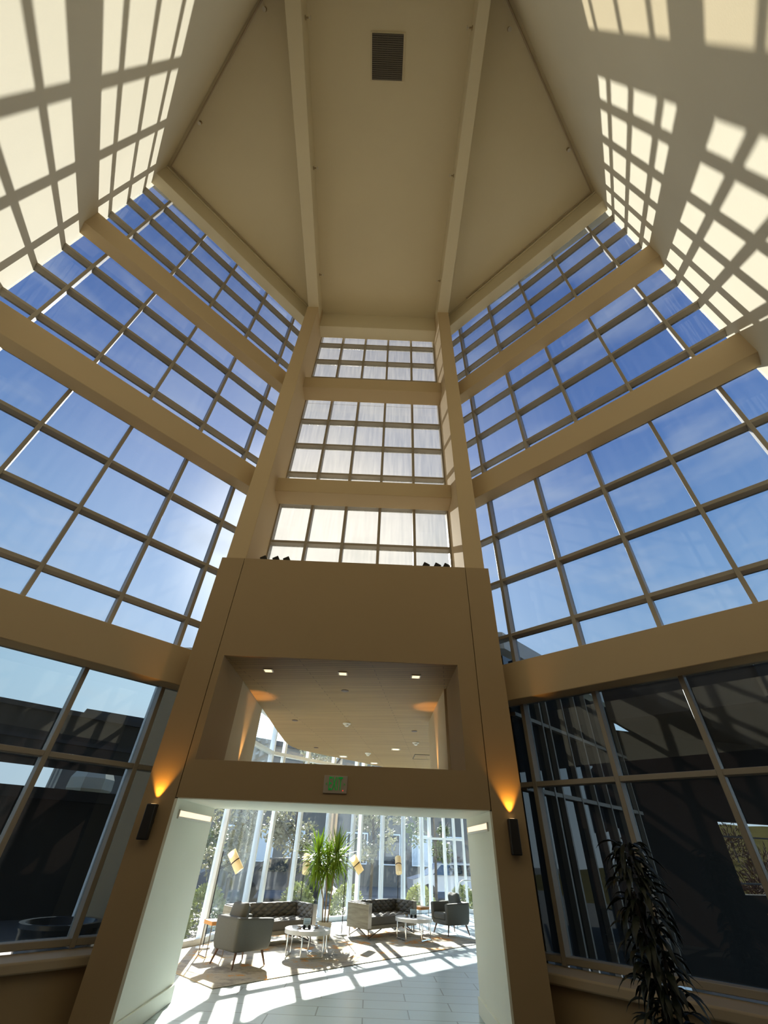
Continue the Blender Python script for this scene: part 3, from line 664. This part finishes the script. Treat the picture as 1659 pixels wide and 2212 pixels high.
cardstand((1.18, 14.62, TT), 'pale blue card in a small black holder on the far coffee table')
def dish(loc, label):
    s = empty('glass_dish', loc); tag(s, label, 'dish', 'clear dishes on the coffee tables')
    b = MB(); b.lathe([(.03, 0), (.055, .012), (.07, .04), (.066, .04), (.05, .016), (.01, .008)], (0, 0, 0), 20); b.build('bowl', M['chrome'], s)
dish((-1.36, 11.95, TT), 'small shiny dish left of the card on the front coffee table')
dish((-1.03, 12.13, TT), 'small shiny dish right of the card on the front coffee table')
dish((1.02, 14.66, TT), 'small shiny dish on the far coffee table')

def side_table(loc, rz, label):
    s = empty('side_table', loc, rz); tag(s, label, 'side table', 'orange side tables')
    b = MB(); b.box(-.19, .19, -.19, .19, .44, .50); b.build('tabletop', M['orange_wood'], s, bevel=.006)
    for sx in (-1, 1):
        b = MB(); b.rod((sx * .17, -.17, .44), (sx * .17, -.17, 0), .009); b.rod((sx * .17, .17, .44), (sx * .17, .17, 0), .009); b.rod((sx * .17, -.17, .01), (sx * .17, .17, .01), .009); b.build('leg_frame', M['legmetal'], s)
side_table((-3.0, 11.75, RZ), .7, 'orange wooden side table between the left armchair and the glass wall')
side_table((1.5, 16.15, RZ), .78, 'orange wooden side table between the loveseat and the right armchair')

def floor_lamp(base, joint_h, sc, axis, label, topz):
    x, y = base; s = empty('floor_lamp', (x, y, RZ)); tag(s, label, 'floor lamp', 'floor lamps with tube shades')
    b = MB(); b.lathe([(.15, 0), (.15, .018), (.14, .024)], (0, 0, 0), 28); b.build('base', M['marble'], s)
    b = MB(); b.rod((0, 0, .02), (0, 0, topz), .011); b.build('pole', M['black'], s)
    c = Vector(sc) - Vector((x, y, RZ)); ax = Vector(axis).normalized(); Lh = .21; r = .095; R_ = ax.to_track_quat('Z', 'Y').to_matrix()
    b = MB(); b.lathe([(r, -Lh), (r, Lh), (r - .004, Lh), (r - .004, -Lh)], c, 28, R_)
    b.f = b.f[:-2]; b.sm = b.sm[:-2]
    for k in range(28): b.f.append((3 * 28 + k, 3 * 28 + (k + 1) % 28, (k + 1) % 28, k)); b.sm.append(True)
    b.build('lamp_shade', M['shade'], s)
    b = MB(); b.lathe([(.028, -.05), (.034, .0), (.02, .045)], c, 12, R_); b.build('bulb', M['warm_lens'], s)
    b = MB(); b.lathe([(r + .003, -.01), (r + .003, .01)], c, 28, R_); b.build('band', M['strap'], s)
    b = MB(); j = Vector((0, 0, joint_h)); d = (c - j)
    for o_ in (-.012, .012): b.rod(j + Vector((0, 0, o_)), c - d.normalized() * (r - .01) + Vector((0, 0, o_)), .005)
    b.build('arm', M['black'], s)
floor_lamp((-3.38, 12.5), Z(-.44), (-3.03, 12.4, Z(-.29)), (-.62, 0, .78), 'tall floor lamp with a tilted tube shade by the leftmost glass', Z(-.14))
floor_lamp((-.62, 14.95), Z(-.46), (-.33, 14.85, Z(-.31)), (-.62, 0, .78), 'floor lamp with a tilted tube shade between palm and loveseat', Z(-.18))
floor_lamp((-1.73, 14.75), Z(-.40), (-1.66, 14.5, Z(-.33)), (-.08, .55, .85), 'floor lamp with an upright glowing shade just left of the palm', Z(-.36))
floor_lamp((.9, 16.75), Z(-.36), (.9, 16.5, Z(-.32)), (-.05, .55, .85), 'floor lamp with an upright glowing shade behind the loveseat', Z(-.34))

# palm in a pot
pm = empty('potted_palm', (-1.02, 14.2, RZ)); tag(pm, 'tall two-headed yucca palm in a cream pot between the sofas', 'potted plant')
b = MB(); b.lathe([(.135, 0), (.15, .02), (.175, .30), (.165, .30), (.155, .24)], (0, 0, 0), 36); b.build('pot', M['pot'], pm)
b = MB(); b.lathe([(.155, .245), (.15, .26)], (0, 0, 0), 24); b.build('soil', M['soil'], pm)
crowns = [(-.31, .0, 1.50), (.17, .02, 1.55), (-.07, .05, 1.32)]
for (cx_, cy_, cz_), st in zip(crowns, ((-.05, 0), (.07, .02), (0, -.04))):
    b = MB(); b.tube([(st[0], st[1], .25), (st[0] * 1.1 + cx_ * .1, cy_, .7), (cx_ * .75, cy_, 1.15), (cx_, cy_, cz_)], [.018, .016, .015, .02], 8); b.build('trunk', M['trunk'], pm)
rnd = random.Random(3)
for (cx_, cy_, cz_), n in zip(crowns, (130, 130, 90)):
    b = MB()
    for k in range(n):
        az = rnd.uniform(0, 2 * PI); el = rnd.uniform(-1.25, 1.4); Lf = rnd.uniform(.5, .74)
        d = Vector((math.cos(az) * math.cos(el), math.sin(az) * math.cos(el), math.sin(el)))
        b.leaf((cx_, cy_, cz_ + rnd.uniform(-.14, .1)), d, Lf, .042, .2 + 1.0 * max(0, .9 - el) * rnd.uniform(.4, 1), 6, rnd.uniform(-.4, .4))
    b.build('leaf_crown', M['palm'], pm)

# tubular white handrails behind the right armchair
def handrail(pts, label):
    b = MB(); b.tube(pts, .018, 8)
    a_, z_ = pts[0], pts[-1]
    b.tube([(a_[0], a_[1], .42), (z_[0], z_[1], .42)], .012, 8) if False else None
    tag(b.build('handrail', M['white_mull']), label, 'handrail', 'white tubular rails')
handrail([(2.72, 17.3, 0), (2.78, 17.3, .75), (2.86, 17.3, 1.0), (2.95, 17.3, 1.06), (3.3, 17.4, 1.06), (3.38, 17.4, 1.0), (3.38, 17.4, 0)], 'white tubular rail behind the right armchair, nearer the middle')
handrail([(3.15, 16.3, 0), (3.13, 16.3, .95), (3.2, 16.3, 1.06), (3.62, 16.3, 1.06), (3.68, 16.3, 1.0), (3.68, 16.3, 0)], 'white tubular rail at the right edge of the passage view')

# ------------------------------------------------------------------ plant in the hall, lower right
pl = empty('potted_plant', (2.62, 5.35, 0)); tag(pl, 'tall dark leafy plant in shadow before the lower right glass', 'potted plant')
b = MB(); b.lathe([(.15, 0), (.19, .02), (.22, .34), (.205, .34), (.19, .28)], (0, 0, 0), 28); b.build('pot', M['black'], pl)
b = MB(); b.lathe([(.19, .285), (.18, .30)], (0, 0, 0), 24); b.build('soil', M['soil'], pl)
rnd = random.Random(11)
for k in range(4):
    a = k * 1.7; b = MB(); b.tube([(.05 * math.cos(a), .05 * math.sin(a), .28), (.07 * math.cos(a), .07 * math.sin(a), 1.0), (.10 * math.cos(a + .4), .1 * math.sin(a + .4), 1.72 - .12 * k)], [.018, .015, .008], 7); b.build('stem', M['darkstem'], pl)
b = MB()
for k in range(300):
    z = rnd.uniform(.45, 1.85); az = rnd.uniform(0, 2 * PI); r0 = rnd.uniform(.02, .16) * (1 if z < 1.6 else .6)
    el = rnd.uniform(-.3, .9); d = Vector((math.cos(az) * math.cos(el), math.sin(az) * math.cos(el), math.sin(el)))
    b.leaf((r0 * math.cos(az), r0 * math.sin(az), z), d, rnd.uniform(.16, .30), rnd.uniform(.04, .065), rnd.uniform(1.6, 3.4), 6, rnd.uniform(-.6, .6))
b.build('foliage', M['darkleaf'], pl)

# ------------------------------------------------------------------ outdoors
b = MB(); b.box(-120, 120, -60, 160, -.32, -.2); struct(b.build('ground', pbr('pale_paving', (.085, .08, .07), .9, vary=.15, vscale=.3)))
b = MB()
b.prism([(-16, 23), (16, 26), (30, 27), (30, 31), (-16, 30)], -.2, -.16); o = b.build('parking_lane', M['asphalt']); struct(o); o.name = 'floor_driveway'
# grassy bank on the right
b = MB(); nx, ny = 24, 16; vs = []
for i in range(nx + 1):
    for j in range(ny + 1):
        x = 10 + 45 * i / nx; y = 17 + 40 * j / ny; h = -.22 + 5.4 * (j / ny) ** 1.3 * min(1, i / 5) + .12 * math.sin(x * 1.3) * math.cos(y * .9)
        vs.append((x, y, h))
b.add(vs, [(i * (ny + 1) + j, (i + 1) * (ny + 1) + j, (i + 1) * (ny + 1) + j + 1, i * (ny + 1) + j + 1) for i in range(nx) for j in range(ny)], True)
tag(b.build('grass_bank', M['grass']), 'dry grassy bank seen through the opening at lower right', 'grass', kind='stuff')

def building(name, a, c, z1, depth, mat, label, wins=(), band=None, z0=-.2):
    a = Vector(a); c = Vector(c); d = (c - a).normalized(); n = Vector((-d.y, d.x)); Lb = (c - a).length; ang = math.atan2(d.y, d.x)
    s = empty(name, (a.x, a.y, z0), ang); tag(s, label, 'building')
    b = MB(); b.box(0, Lb, 0, depth, 0, z1 - z0); b.build('wall', mat, s)
    b = MB(); b.box(-.15, Lb + .15, -.15, depth + .1, z1 - z0 - .25, z1 - z0 + .05); b.build('roof_edge', M['roofdark'], s)
    for x0, x1, w0, w1 in wins:
        f = MB(); f.box(x0 - .07, x1 + .07, -.05, .02, w0 - .07 - z0, w1 + .07 - z0); fo = f.build('window', M['white_mull'] if mat is M['facade'] else M['dark'], s)
        f = MB(); f.box(x0, x1, -.07, -.04, w0 - z0, w1 - z0); f.build('pane', M['winlit'] if (int(x0 * 7) % 3 == 0) else M['winglass'], fo)
    return s
building('office_building', (-17, 27), (-3.2, 37), 7.6, 8, M['facade'], 'grey panelled building beyond the lounge glass, behind the trees', [(1 + k * 2.2, 2.2 + k * 2.2, 1.0, 2.6) for k in range(7)] + [(1 + k * 2.2, 2.2 + k * 2.2, 4.3, 5.9) for k in range(7)])
building('office_building', (-2.4, 37.5), (9, 39.5), 7.6, 8, M['facade'], 'paler grey building beyond the glass to the right of the palm', [(.8 + k * 2.4, 2.2 + k * 2.4, 1.0, 2.6) for k in range(4)] + [(.8 + k * 2.4, 2.2 + k * 2.4, 4.3, 5.7) for k in range(4)])
# left: a roofed canopy and a low dark wall
s = empty('entrance_canopy', (-13, 11.0, 0), math.atan2(6.0, 6.5)); tag(s, 'dark flat canopy roof outside the lower left glass', 'canopy')
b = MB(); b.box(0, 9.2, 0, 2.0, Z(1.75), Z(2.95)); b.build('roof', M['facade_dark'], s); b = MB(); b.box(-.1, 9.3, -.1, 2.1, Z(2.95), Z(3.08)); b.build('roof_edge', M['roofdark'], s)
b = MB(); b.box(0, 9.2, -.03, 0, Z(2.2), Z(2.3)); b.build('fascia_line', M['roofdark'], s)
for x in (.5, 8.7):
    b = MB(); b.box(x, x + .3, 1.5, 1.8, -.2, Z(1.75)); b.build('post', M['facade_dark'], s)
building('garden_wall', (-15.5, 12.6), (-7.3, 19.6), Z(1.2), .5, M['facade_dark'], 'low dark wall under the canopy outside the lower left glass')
b = MB(); b.lathe([(.5, 0), (.5, 2.9), (.8, 3.35), (.78, 3.7), (.6, 4.0), (.3, 4.05)], (0, 0, 0), 7); o = b.build('angular_block', M['paleblock']); o.location = (-10.9, 19.4, -.2); o.rotation_euler = (0, 0, .4)
for p in o.data.polygons: p.use_smooth = False
tag(o, 'pale angular block rising above the dark wall, lower left window', 'block')
s = empty('planter_bowl', (-4.62, 8.95, -.2)); tag(s, 'big round dark planter bowl outside the lower left glass', 'planter')
b = MB(); b.lathe([(.36, 0), (.46, .3), (.52, .82), (.56, .87), (.56, .92), (.48, .92), (.45, .84)], (0, 0, 0), 44); b.build('bowl', M['bowl'], s)
b = MB(); b.lathe([(.45, .80), (.4, .83)], (0, 0, 0), 30); b.build('soil', M['soil'], s)
b = MB(); b.lathe([(.3, 0), (.42, .15), (.40, .4), (.28, .62), (.08, .72)], (0, 0, 0), 11); o = b.build('boulder', M['rock']); o.location = (-5.72, 8.85, -.2); o.rotation_euler = (0, .05, 0)
tag(o, 'rounded dark boulder left of the planter bowl', 'boulder')

# right: dark covered entrance with an opening to the bank
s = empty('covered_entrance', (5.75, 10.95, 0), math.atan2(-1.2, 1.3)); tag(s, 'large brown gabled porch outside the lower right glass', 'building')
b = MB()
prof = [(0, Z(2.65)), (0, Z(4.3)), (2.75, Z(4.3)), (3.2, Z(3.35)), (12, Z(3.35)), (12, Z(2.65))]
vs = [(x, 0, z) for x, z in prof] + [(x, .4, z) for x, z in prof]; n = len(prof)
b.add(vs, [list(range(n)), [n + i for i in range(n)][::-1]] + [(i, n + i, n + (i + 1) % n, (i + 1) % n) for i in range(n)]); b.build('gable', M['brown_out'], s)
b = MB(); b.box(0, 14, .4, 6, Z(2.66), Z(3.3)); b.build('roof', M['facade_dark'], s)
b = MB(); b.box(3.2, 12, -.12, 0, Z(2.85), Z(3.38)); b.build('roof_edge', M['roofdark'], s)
s = empty('porch_wall', (6.85, 11.9, 0), math.atan2(1.1, 4.2)); tag(s, 'dark porch wall with an opening onto the grassy bank', 'porch')  # dark wall plane with an opening, set in place of the shaded recess
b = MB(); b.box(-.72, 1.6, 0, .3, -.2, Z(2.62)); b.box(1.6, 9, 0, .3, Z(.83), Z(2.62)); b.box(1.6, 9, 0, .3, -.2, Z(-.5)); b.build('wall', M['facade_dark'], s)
b = MB(); b.box(1.6, 9, .05, .12, Z(.52), Z(.55)); b.box(1.6, 9, .05, .12, Z(-.33), Z(-.30)); b.box(4.4, 4.45, .05, .12, Z(-.55), Z(.83)); b.build('window_bars', M['black'], s)
s = empty('lamp_post', (6.2, 8.4, -.2)); tag(s, 'yellow tapered lamp at the right edge outside the glass', 'lamp')
b = MB(); b.lathe([(.07, 0), (.07, .02), (.02, .04), (.02, .9)], (0, 0, 0), 12); b.build('post', M['black'], s)
b = MB(); b.lathe([(.14, .9), (.2, 1.35), (.19, 1.35), (.13, .9)], (0, 0, 0), 20); b.build('lamp_shade', M['yellow'], s)
# roof shoulder beside the right tower glass, left shoulder
b = MB(); b.hexa([(2.5, 9.0, Z(3.65)), (3.75, 9.5, Z(3.65)), (3.75, 11.5, Z(3.65)), (2.5, 11.5, Z(3.65)), (2.5, 9.0, Z(4.05)), (3.75, 9.5, Z(3.68)), (3.75, 11.5, Z(3.68)), (2.5, 11.5, Z(4.05))]); tag(b.build('roof_parapet', M['brown_out']), 'brown roof shoulder behind the right column base', 'roof')

# trees
def tree(loc, H, rad, mat, label, nleaf, seed, trunk=.07, leaf=.16, cz=None, grp='garden trees beyond the glass'):
    r = random.Random(seed); s = empty('garden_tree', loc); tag(s, label, 'tree', grp)
    b = MB(); b.tube([(0, 0, 0), (.05, .02, H * .35), (-.03, .05, H * .62), (0, 0, H * .9)], [trunk, trunk * .8, trunk * .5, trunk * .15], 8)
    for k in range(9):
        a = r.uniform(0, 2 * PI); z = H * r.uniform(.3, .75); b.tube([(0, 0, z), (math.cos(a) * rad * .4, math.sin(a) * rad * .4, z + rad * .35), (math.cos(a) * rad * .8, math.sin(a) * rad * .8, z + rad * .8)], [trunk * .35, trunk * .2, .01], 5)
    b.build('trunk', M['bark'], s)
    b = MB(); cz = cz or H * .62; hz = (H - cz)
    blobs = [(r.gauss(0, rad * .45), r.gauss(0, rad * .45), cz + r.uniform(-hz * .9, hz * .85), rad * r.uniform(.25, .5)) for _ in range(16)]
    for k in range(nleaf):
        x, y, z, q = blobs[k % 16]; v = Vector((r.gauss(0, 1), r.gauss(0, 1), r.gauss(0, 1))).normalized() * q * r.uniform(.5, 1)
        p = Vector((x, y, z)) + v; d = Vector((r.gauss(0, 1), r.gauss(0, 1), r.gauss(0, .7))).normalized()
        b.leaf(p, d, leaf * r.uniform(.7, 1.3), leaf * .55, .5, 2, r.uniform(0, 3))
    b.build('foliage', mat, s)
TR = [(-4.9, 19.5, 4.6, 1.1, 'leafA', 'pale-leaved tree outside, left of the palm and nearest the left lamp'),
      (-3.1, 21.6, 6.2, 1.1, 'leafA', 'tall pale-leaved tree right behind the left sofa glass'),
      (.1, 22.0, 6.0, .95, 'leafA', 'pale-leaved tree outside just right of the palm'),
      (3.0, 24.6, 6.6, 1.0, 'leafB', 'green tree outside behind the loveseat lamp'),
      (5.9, 25.8, 6.9, 1.1, 'leafA', 'pale-leaved tree outside near the right end of the glass'),
      (-7.6, 22.5, 5.0, 1.4, 'leafB', 'dark green tree outside at the far left of the lounge glass')]
for k, (x, y, H, rd, mt, lb) in enumerate(TR): tree((x, y, -.2), H, rd, M[mt], lb, 2600, 20 + k)
HG = [(-4.9, 14.2, 1.1, 'low bright hedge outside the leftmost lounge glass'), (-4.5, 16.0, 1.0, 'low hedge outside behind the left arm of the long sofa'), (-2.3, 18.6, 1.0, 'round shrub outside just behind the palm pot'),
      (-.7, 20.1, .95, 'round shrub outside between the palm and the loveseat'), (2.1, 22.6, .9, 'low hedge outside behind the right end of the loveseat'), (3.9, 23.0, .9, 'low hedge outside behind the right armchair')]
for k, (x, y, H, lb) in enumerate(HG):
    r = random.Random(50 + k); b = MB()
    for q in range(1500):
        v = Vector((r.gauss(0, 1), r.gauss(0, 1), abs(r.gauss(0, 1)))).normalized() * r.uniform(.75, 1)
        b.leaf((v.x * .62, v.y * .55, .1 + v.z * (H - .1)), (v.x + r.gauss(0, .5), v.y + r.gauss(0, .5), v.z + r.gauss(0, .5)), .09, .05, .4, 2, r.uniform(0, 3))
    s = empty('garden_shrub', (x, y, -.2)); tag(s, lb, 'shrub', 'shrubs outside the lounge')
    b.build('foliage', M['hedge'], s)
    b = MB(); b.tube([(0, 0, 0), (0, 0, H * .6)], .05, 6); b.build('stem', M['bark'], s)
for k, (x, y, H, lb) in enumerate([(15.5, 21.5, 1.7, 'brown bare scrub on the bank, nearest the porch opening'), (19.5, 26, 2.0, 'brown bare scrub higher up the bank'), (25, 36, 2.4, 'brown scrub near the top of the bank')]):
    r = random.Random(80 + k); zb = 5.4 * ((y - 17) / 40) ** 1.3 - .3; s = empty('bank_scrub', (x, y, zb)); tag(s, lb, 'shrub', 'scrub on the bank')
    b = MB()
    for q in range(900):
        v = Vector((r.gauss(0, 1), r.gauss(0, 1), abs(r.gauss(0, 1)))).normalized() * r.uniform(.4, 1)
        b.leaf((v.x * 1.3, v.y, .05 + v.z * H), (v.x + r.gauss(0, .4), v.y, v.z + r.gauss(0, .4)), .3, .05, .3, 2, r.uniform(0, 3))
    b.build('twigs', M['scrub'], s); b = MB(); b.tube([(0, 0, -.2), (0, 0, H * .7)], .05, 6); b.build('stem', M['bark'], s)
# parked cars
def car(loc, rz, mat, label):
    s = empty('parked_car', loc, rz); tag(s, label, 'car', 'parked cars beyond the garden')
    prof = [(-2.2, .35), (-2.25, .8), (-1.5, .98), (-.8, 1.45), (.9, 1.5), (1.6, 1.05), (2.15, .98), (2.25, .4)]
    b = MB(); n = len(prof); vs = []
    for yy, k in ((-.85, .0), (-.9, 0), (.9, 0), (.85, 0)):
        for x, z in prof: vs.append((x, yy * (.82 if z > 1.2 else 1), z))
    b.add(vs, [list(range(n)), [3 * n + i for i in range(n)][::-1]] + [(r_ * n + i, (r_ + 1) * n + i, (r_ + 1) * n + (i + 1) % n, r_ * n + (i + 1) % n) for r_ in range(3) for i in range(n)])
    b.build('body', mat, s, bevel=.04)
    b = MB()
    for sy in (-1, 1): b.hexa([(-1.2, sy * .89 - .02, 1.0), (1.35, sy * .89 - .02, 1.0), (1.35, sy * .89 + .02, 1.0), (-1.2, sy * .89 + .02, 1.0), (-.72, sy * .76 - .02, 1.4), (.85, sy * .76 - .02, 1.42), (.85, sy * .76 + .02, 1.42), (-.72, sy * .76 + .02, 1.4)])
    b.build('window', M['winglass'], s)
    for sx in (-1.4, 1.4):
        for sy in (-1, 1):
            b = MB(); b.lathe([(.33, -.1), (.33, .1), (.2, .11)], (sx, sy * .82, .33), 20, Matrix.Rotation(PI / 2, 3, 'X')); b.build('wheel', M['tyre'], s)
car((4.4, 29, -.16), .1, M['carpaint'], 'silver car parked beyond the right end of the glass')
car((-3.9, 25.4, -.16), .15, M['cardark'], 'dark car parked behind the trees left of the palm')
car((-9.8, 25.4, -.16), .1, M['cardark'], 'dark car parked behind the far left tree')

# ------------------------------------------------------------------ output look
SC.view_settings.view_transform = 'Standard'; SC.view_settings.look = 'None'; SC.view_settings.gamma = 1.0; SC.view_settings.exposure = 0.15
SC.view_settings.use_curve_mapping = False
